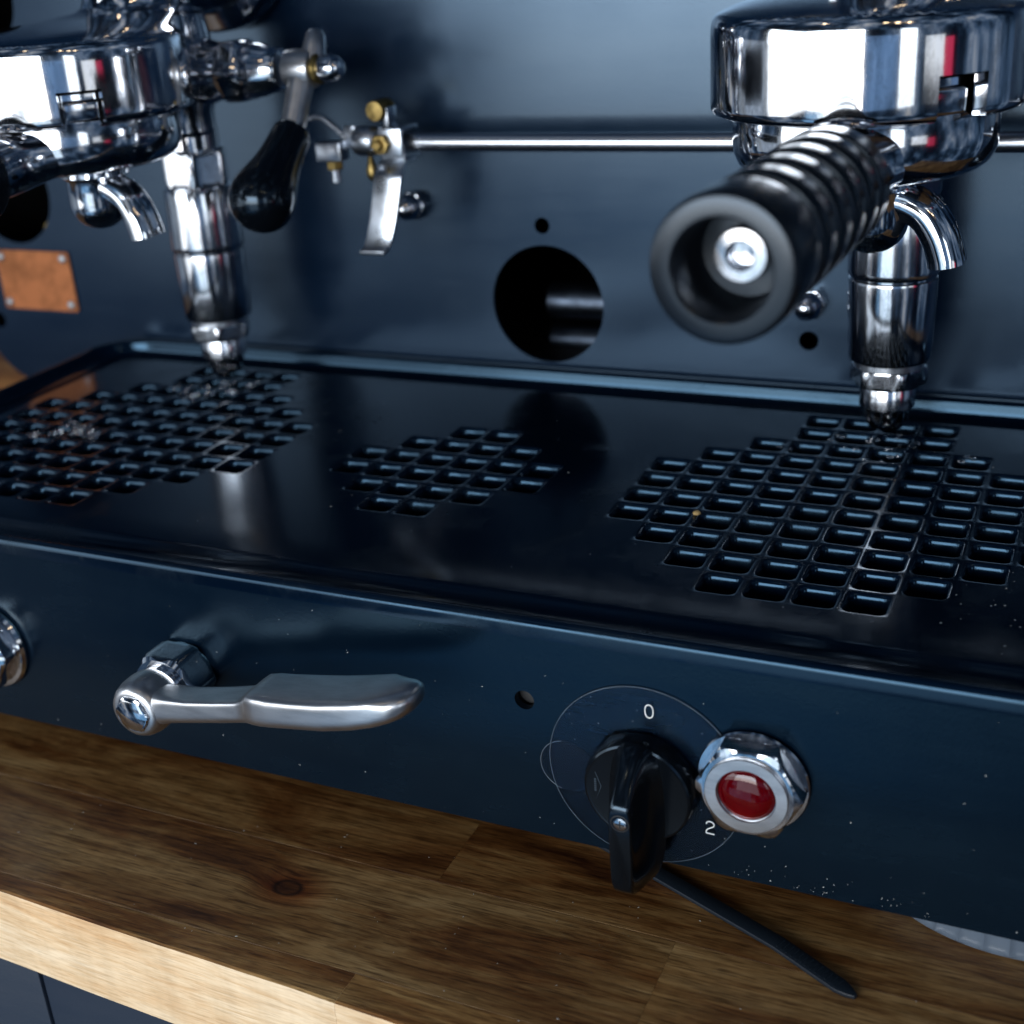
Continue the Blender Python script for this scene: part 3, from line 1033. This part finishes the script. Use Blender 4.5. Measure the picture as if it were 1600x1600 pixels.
# grip: blade standing off the disc
# build as stacked outlines from the disc to the blade's front
depths = [-41.0, -42.8, -44.8, -47.0, -49.4, -51.2, -52.6, -53.1, -53.3]
rings = []
for dpt in depths:
    t = (-41.0 - dpt) / 12.3
    ztop = -22.6 - 10.0 * t ** 1.5
    zbot = -61.0 + 5.5 * t ** 3
    hw = 2.8 + 4.4 * (1 - t) ** 3.0
    if t > 0.95:
        hw -= 0.35 * ((t - 0.95) / 0.05) ** 2
        ztop -= 0.5 * ((t - 0.95) / 0.05) ** 2
        zbot += 0.5 * ((t - 0.95) / 0.05) ** 2
    ring = []
    zc, hh = (ztop + zbot) / 2, (ztop - zbot) / 2
    for k in range(40):
        a = 2 * math.pi * k / 40
        c, s = math.cos(a), math.sin(a)
        e = 3.2 + 5 * t
        px = hw * math.copysign(abs(c) ** (2 / e), c)
        pz = hh * math.copysign(abs(s) ** (2 / (2.2 + 2 * t)), s)
        ring.append((KX + px, dpt, zc + pz))
    rings.append(ring)
mb = MB().loft(rings)
obj('grip', mb, 'bakelite', knob, 28)
mb = MB()
lathe(mb, (KX + 0.2, -53.15, -36.6), (0, -1, 0), [(2.3, -0.6), (2.3, 0.20), (2.05, 0.26), (1.9, 0.12), (0.01, 0.10)], 28)
sc1 = obj('screw_seat', mb, 'dark', knob)
mb = MB()
lathe(mb, (KX + 0.3, -53.2, -36.7), (0, -1, 0), [(1.6, 0), (1.6, 0.22), (1.35, 0.30), (0.01, 0.30)], 24)
mb.box((KX - 0.8, -53.62, -36.85), (KX + 1.4, -53.46, -36.55), 1)
mb.box((KX + 0.15, -53.63, -37.8), (KX + 0.45, -53.47, -35.6), 1)
obj('set_screw', mb, ['worn_chrome', 'dark'], knob)
# small embossed diamond mark on the disc
mb = MB()
dm = [(-18.2, -32.6), (-16.8, -36.4), (-18.2, -40.2), (-19.6, -36.4), (-18.2, -32.6)]
tube(mb, [(x, -41.32, z) for x, z in dm], 0.1, 6)
for k in range(6):
    zz = -34.6 - k * 0.62
    mb.box((-18.5, -41.42, zz - 0.18), (-18.0, -41.28, zz + 0.2))
obj('embossed_mark', mb, 'emboss', knob)

# ---- red pilot lamp
LX, LZ = 18.5, -30.2
mb = MB()
lathe(mb, (LX, -35.9, LZ), (0, -1, 0), [(11.6, 0), (12.9, 0.1), (13.1, 0.5), (12.8, 0.9), (10, 1.0)], 72)
hexnut(mb, (LX, -36.6, LZ), (0, -1, 0), 12.7, 0, 5.2, 0.09, 144, bore=None)
pl_ = obj('pilot_lamp', mb, 'worn_chrome', mach, 18)
mb = MB()
lathe(mb, (LX, -41.2, LZ), (0, -1, 0), [(9.4, 0), (9.6, 0.7), (9.6, 1.35), (9.45, 1.55), (6.95, 1.6), (6.8, 1.4), (6.9, 0.0), (6.9, -1.6), (0.01, -1.7)], 72)
obj('bezel', mb, 'steel', pl_)
mb = MB()
lathe(mb, (LX, -39.62, LZ), (0, -1, 0), [(6.7, 0), (6.7, 0.3), (0.01, 0.3)], 48)
obj('reflector', mb, 'reflector', pl_)
mb = MB()
lathe(mb, (LX, -40.0, LZ), (0, -1, 0), [(6.75, 0), (6.75, 1.6), (6.5, 2.1), (5.6, 2.7), (4.2, 3.2), (2.4, 3.5), (0.01, 3.6)], 56)
obj('lens', mb, 'lens', pl_)

# ================================================================== portafilters
def make_portafilter(gx, rot, label, tilt=0.0):
    yc = 54.0
    root = empty('portafilter', (gx, yc, 72), label, 'portafilter', 'portafilters locked into the group heads')
    mb = MB()
    lathe(mb, (gx, yc, 0), (0, 0, 1), [(28, 115.5), (30.6, 115), (30.8, 108), (31.4, 106.8), (31.6, 100), (31.3, 97), (30.2, 94.4), (28.2, 92.6), (25, 91.4), (18, 90.2), (11, 89.6), (10, 88.6), (0.01, 88.4)], 96)
    obj('basket_holder', mb, 'chrome', root, 40)
    for a in (-45, 135):
        mb = MB()
        rings = []
        for k in range(9):
            t = R(a - 9 + 18 * k / 8)
            c, s = math.cos(t), math.sin(t)
            rings.append([(gx + r * c, yc + r * s, z) for r, z in ((29, 107.2), (32.0, 107.2), (32.4, 108.0), (32.4, 112.6), (31.8, 113.4), (29, 113.4))])
        mb.loft(rings)
        obj('lug', mb, 'worn_chrome', root, 40, 0.3)
    # neck flaring out of the holder towards the handle
    mb = MB()
    secs = [(34.0, 17.0, 98.6, 7.6, 2.6), (28.5, 14.0, 98.2, 8.0, 2.5), (24.0, 11.6, 97.6, 8.4, 2.4), (20.0, 10.0, 97.0, 8.7, 2.3), (16.0, 9.2, 96.6, 8.8, 2.2), (12.5, 9.0, 96.2, 8.8, 2.1), (10.0, 9.2, 96.0, 8.9, 2.0)]
    rings = []
    for y, wx, z, hz, e in secs:
        ring = []
        for k in range(40):
            t = 2 * math.pi * k / 40
            c, s = math.cos(t), math.sin(t)
            ring.append((gx + 1.6 + wx * math.copysign(abs(c) ** (2 / e), c), y, z + hz * math.copysign(abs(s) ** (2 / e), s)))
        rings.append(ring)
    mb.loft(rings)
    ax = Vector((-3.0 + tilt, -78.0, -0.6)).normalized()
    hs = Vector((gx + 2.2, 9.5, 96.0))
    lathe(mb, hs, ax, [(9.6, -0.6), (10.4, 0.0), (10.4, 2.4), (9.4, 3.0), (8.4, 3.6)], 48)
    obj('neck', mb, 'chrome', root, 40)
    pr = [(8.0, 2.9), (12.2, 3.0), (12.9, 3.5), (13.1, 4.4)]
    t = 13.4
    for k in range(4):
        pr += [(13.2, t - 1.9), (12.95, t - 1.5), (11.9, t - 1.15), (11.7, t - 0.7), (11.7, t + 0.7), (11.9, t + 1.15), (12.95, t + 1.5), (13.2, t + 1.9), (13.25, t + 6.2)]
        t += 11.65
    pr += [(13.2, t - 1.9), (12.95, t - 1.5), (11.9, t - 1.15), (11.7, t - 0.7), (11.7, t + 0.7), (11.9, t + 1.15), (13.0, t + 1.6), (13.3, t + 2.6), (13.5, t + 5.0), (13.6, t + 9.0), (13.5, t + 15.4), (13.3, t + 16.5), (12.8, t + 17.1), (12.1, t + 17.3), (9.5, t + 17.3), (9.1, t + 17.0), (8.9, t + 16.2), (8.8, t + 3), (8.4, t + 2.2), (0.01, t + 2.2)]
    mb = MB()
    lathe(mb, hs, ax, pr, 72)
    hd = obj('handle', mb, 'rubber', root, 32)
    mb = MB()
    lathe(mb, hs, ax, [(5.0, t + 1.0), (5.1, t + 5.6), (4.7, t + 6.3), (2.9, t + 6.4), (2.4, t + 5.6), (2.3, t + 3.0), (0.01, t + 2.8)], 40)
    obj('handle_bolt', mb, 'worn_chrome', hd)
    # spout: bulbous cup with one curved outlet
    mb = MB()
    sx = gx + 3.0
    prc = [(10.2, 89.2), (10.4, 88.0), (9.4, 87.2), (8.9, 86.6), (8.9, 80.0)]
    for a in range(0, 91, 10):
        prc.append((8.9 * math.cos(R(a)), 79.0 - 8.2 * math.sin(R(a))))
    lathe(mb, (sx, yc, 0), (0, 0, 1), prc, 56)
    obj('spout_cup', mb, 'chrome', root, 40)
    mb = MB()
    pth = smooth_path([(sx + 2, yc, 84.5), (sx + 7.4, yc - 0.5, 84.2), (sx + 12.8, yc - 1, 81.4), (sx + 16.4, yc - 1.5, 76.6), (sx + 18.4, yc - 1.8, 71.4), (sx + 18.9, yc - 1.9, 69.0)], 6)
    rings = []
    for i, p in enumerate(pth):
        d = (pth[min(i + 1, len(pth) - 1)] - pth[max(i - 1, 0)]).normalized()
        sx_ = Vector((0, 1, 0))
        up = d.cross(sx_).normalized()
        ring = []
        k_ = i / (len(pth) - 1)
        for k in range(32):
            a = 2 * math.pi * k / 32
            # oval horn with a groove along its outer side
            gro = 1.0 - 0.35 * math.exp(-((a - math.pi / 2) / 0.22) ** 2)
            ring.append(tuple(p + sx_ * (6.0 * math.cos(a)) + up * (4.8 * math.sin(a) * gro)))
        rings.append(ring)
    mb.loft(rings)
    obj('spout', mb, 'chrome', root, 40)
    return root

make_portafilter(21.0, 0, 'portafilter in the right group, ribbed black handle with hollow end pointing at the viewer')
make_portafilter(-224.0, 0, 'portafilter in the left group, its handle cut off by the left edge', 0.0)

# ================================================================== small things
# cable tie
mb = MB()
path = [Vector(p) for p in ((-42, -12.0, -71.2), (-22, -20.5, -71.2), (-8, -26.5, -71.2), (8, -33.4, -71.0), (18, -37.7, -70.9), (26, -41.2, -70.8), (36, -46.3, -71.1), (42.2, -49.5, -71.3), (44.6, -50.7, -71.35), (46.2, -51.5, -71.4))]
wd_ = [2.15] * 6 + [2.15, 2.1, 1.4, 0.45]
rings = []
for i, p in enumerate(path):
    d = (path[min(i + 1, len(path) - 1)] - path[max(i - 1, 0)]).normalized()
    s = Vector((d.y, -d.x, 0)).normalized() * wd_[i]
    u = Vector((0, 0, 0.55))
    rings.append([tuple(p - s - u), tuple(p + s - u), tuple(p + s + u), tuple(p - s + u)])
mb.loft(rings)
tie = obj('cable_tie', mb, 'nylon', None, 30, 0.22)
tag(tie, 'black plastic cable tie lying on the wood below the rotary switch', 'cable tie')
for k in range(13):
    t = 0.05 + k * 0.078
    p = path[5].lerp(path[7], t)
    d = (path[7] - path[5]).normalized()
    s = Vector((d.y, -d.x, 0)).normalized() * 1.45
    mb = MB()
    w_ = d * 0.16
    u = Vector((0, 0, 1))
    b0 = p + u * 0.5
    mb.loft([[tuple(b0 - s - w_), tuple(b0 - s + w_), tuple(b0 - s + w_ + u * 0.22), tuple(b0 - s - w_ + u * 0.22)], [tuple(b0 + s - w_), tuple(b0 + s + w_), tuple(b0 + s + w_ + u * 0.22), tuple(b0 + s - w_ + u * 0.22)]])
    obj('ridge', mb, 'nylon', tie)

# clear dish pushed under the machine
mb = MB()
def dish_r(t, r):
    return r
DX, DY = 76.0, 15.6
n = 288
def rib(i, r):
    ph = (i % 6)
    return r + (0.55 if ph in (0,) else 0.0)
rings = []
for r, z in ((0.01, -71.0), (39, -71.0), (40.6, -71.6), (42.4, -71.9), (43.0, -71.4), (43.1, -70.6), (42.9, -69.9), (42.6, -69.2), (42.8, -61.0), (42.0, -60.6), (41.5, -61.0), (41.3, -69.5), (40, -70.2), (0.01, -70.2)):
    rings.append([(DX + (rib(i, r) if (-71 < z < -60.8 and r > 42) else r) * math.cos(2 * math.pi * i / n), DY + (rib(i, r) if (-71 < z < -60.8 and r > 42) else r) * math.sin(2 * math.pi * i / n), z) for i in range(n)])
mb.loft(rings)
tag(obj('plastic_dish', mb, 'clear', None, 30), 'clear ribbed plastic dish showing under the machine at lower right', 'dish')

# crumb, droplets and dust
def blob(mb, c, r, sq=1.0, seg=8):
    rings = []
    for k in range(1, 5):
        a = math.pi * k / 5
        rings.append([(c[0] + r * math.sin(a) * math.cos(2 * math.pi * i / seg) * random.uniform(0.8, 1.2), c[1] + r * math.sin(a) * math.sin(2 * math.pi * i / seg) * random.uniform(0.8, 1.2), c[2] - r * sq * math.cos(a)) for i in range(seg)])
    mb.loft(rings)
mb = MB()
blob(mb, (-17.4, 38.6, 0.55), 1.15, 0.6)
tag(obj('crumb', mb, 'crumb', None, 30), 'small tan crumb on a bar of the right hand drip grille', 'crumb')

mb = MB()
for x, y in ((18, 108), (24, 111), (30, 106), (15, 100), (26, 98), (9, 106), (-6, 96), (48, 98), (22, 92)):
    for k in range(3):
        blob(mb, (x + random.uniform(-4, 4), y + random.uniform(-3, 3), 0.25), random.uniform(0.5, 1.1), 0.45, 12)
for x, y in ((-224, 104), (-219, 99), (-231, 96), (-238, 100), (-212, 108), (-248, 44), (-244, 49), (-252, 52), (-238, 47), (-256, 41), (-228, 90)):
    for k in range(4):
        blob(mb, (x + random.uniform(-4, 4), y + random.uniform(-4, 4), 0.4), random.uniform(0.8, 1.9), 0.5, 12)
tag(obj('water_drops', mb, 'water', None, 60), 'drops of water caught on the drip grilles', 'water', None, 'stuff')

mb = MB()
def flake(c, n, s):
    n = Vector(n)
    x, y, a = frame(n)
    c = Vector(c)
    th = random.uniform(0, 6.28)
    l, w = s * random.uniform(0.6, 2.2), s * random.uniform(0.4, 0.8)
    u1 = x * math.cos(th) + y * math.sin(th)
    u2 = y * math.cos(th) - x * math.sin(th)
    b = [c + u1 * l + u2 * w * 0.3, c + u2 * w, c - u1 * l * 0.8, c - u2 * w * 0.8]
    mb.add([tuple(q) for q in b] + [tuple(q + a * s * 0.25) for q in b], [(3, 2, 1, 0), (4, 5, 6, 7), (0, 1, 5, 4), (1, 2, 6, 5), (2, 3, 7, 6), (3, 0, 4, 7)])
for k in range(60):                       # on the panel
    flake((random.uniform(-215, 92), -35.24, random.uniform(-58, -3)), (0, -1, 0), random.uniform(0.07, 0.19))
for k in range(45):                        # along the panel's lower edge
    flake((random.gauss(36, 16), -35.24, -58.6 + abs(random.gauss(0, 2.6))), (0, -1, 0), random.uniform(0.06, 0.17))
for k in range(50):                        # on the dial plate
    a, r = random.uniform(0, 6.28), random.uniform(14, 24)
    flake((KX + r * math.cos(a), -35.92, -35.2 + r * math.sin(a)), (0, -1, 0), random.uniform(0.05, 0.15))
for k in range(120):                       # on the tray, thickest at the right
    x = random.uniform(-290, 90) if k < 50 else random.gauss(66, 12)
    y = random.uniform(-16, 118) if k < 50 else random.gauss(20, 22)
    if x > 96 or y < -17 or y > 120 or any(abs(x - a) < 5.4 and abs(y - bq) < 5.4 for a, bq in cells):
        continue
    flake((x, y, 0.02), (0, 0, 1), random.uniform(0.08, 0.22))
for k in range(70):                        # on the wood
    flake((random.uniform(-190, 80), random.uniform(-88, -37), TOP + 0.02), (0, 0, 1), random.uniform(0.08, 0.22))
tag(obj('dust', mb, 'dust', None, 30), 'pale specks of dust on the panel, tray and wood', 'dust', None, 'stuff')
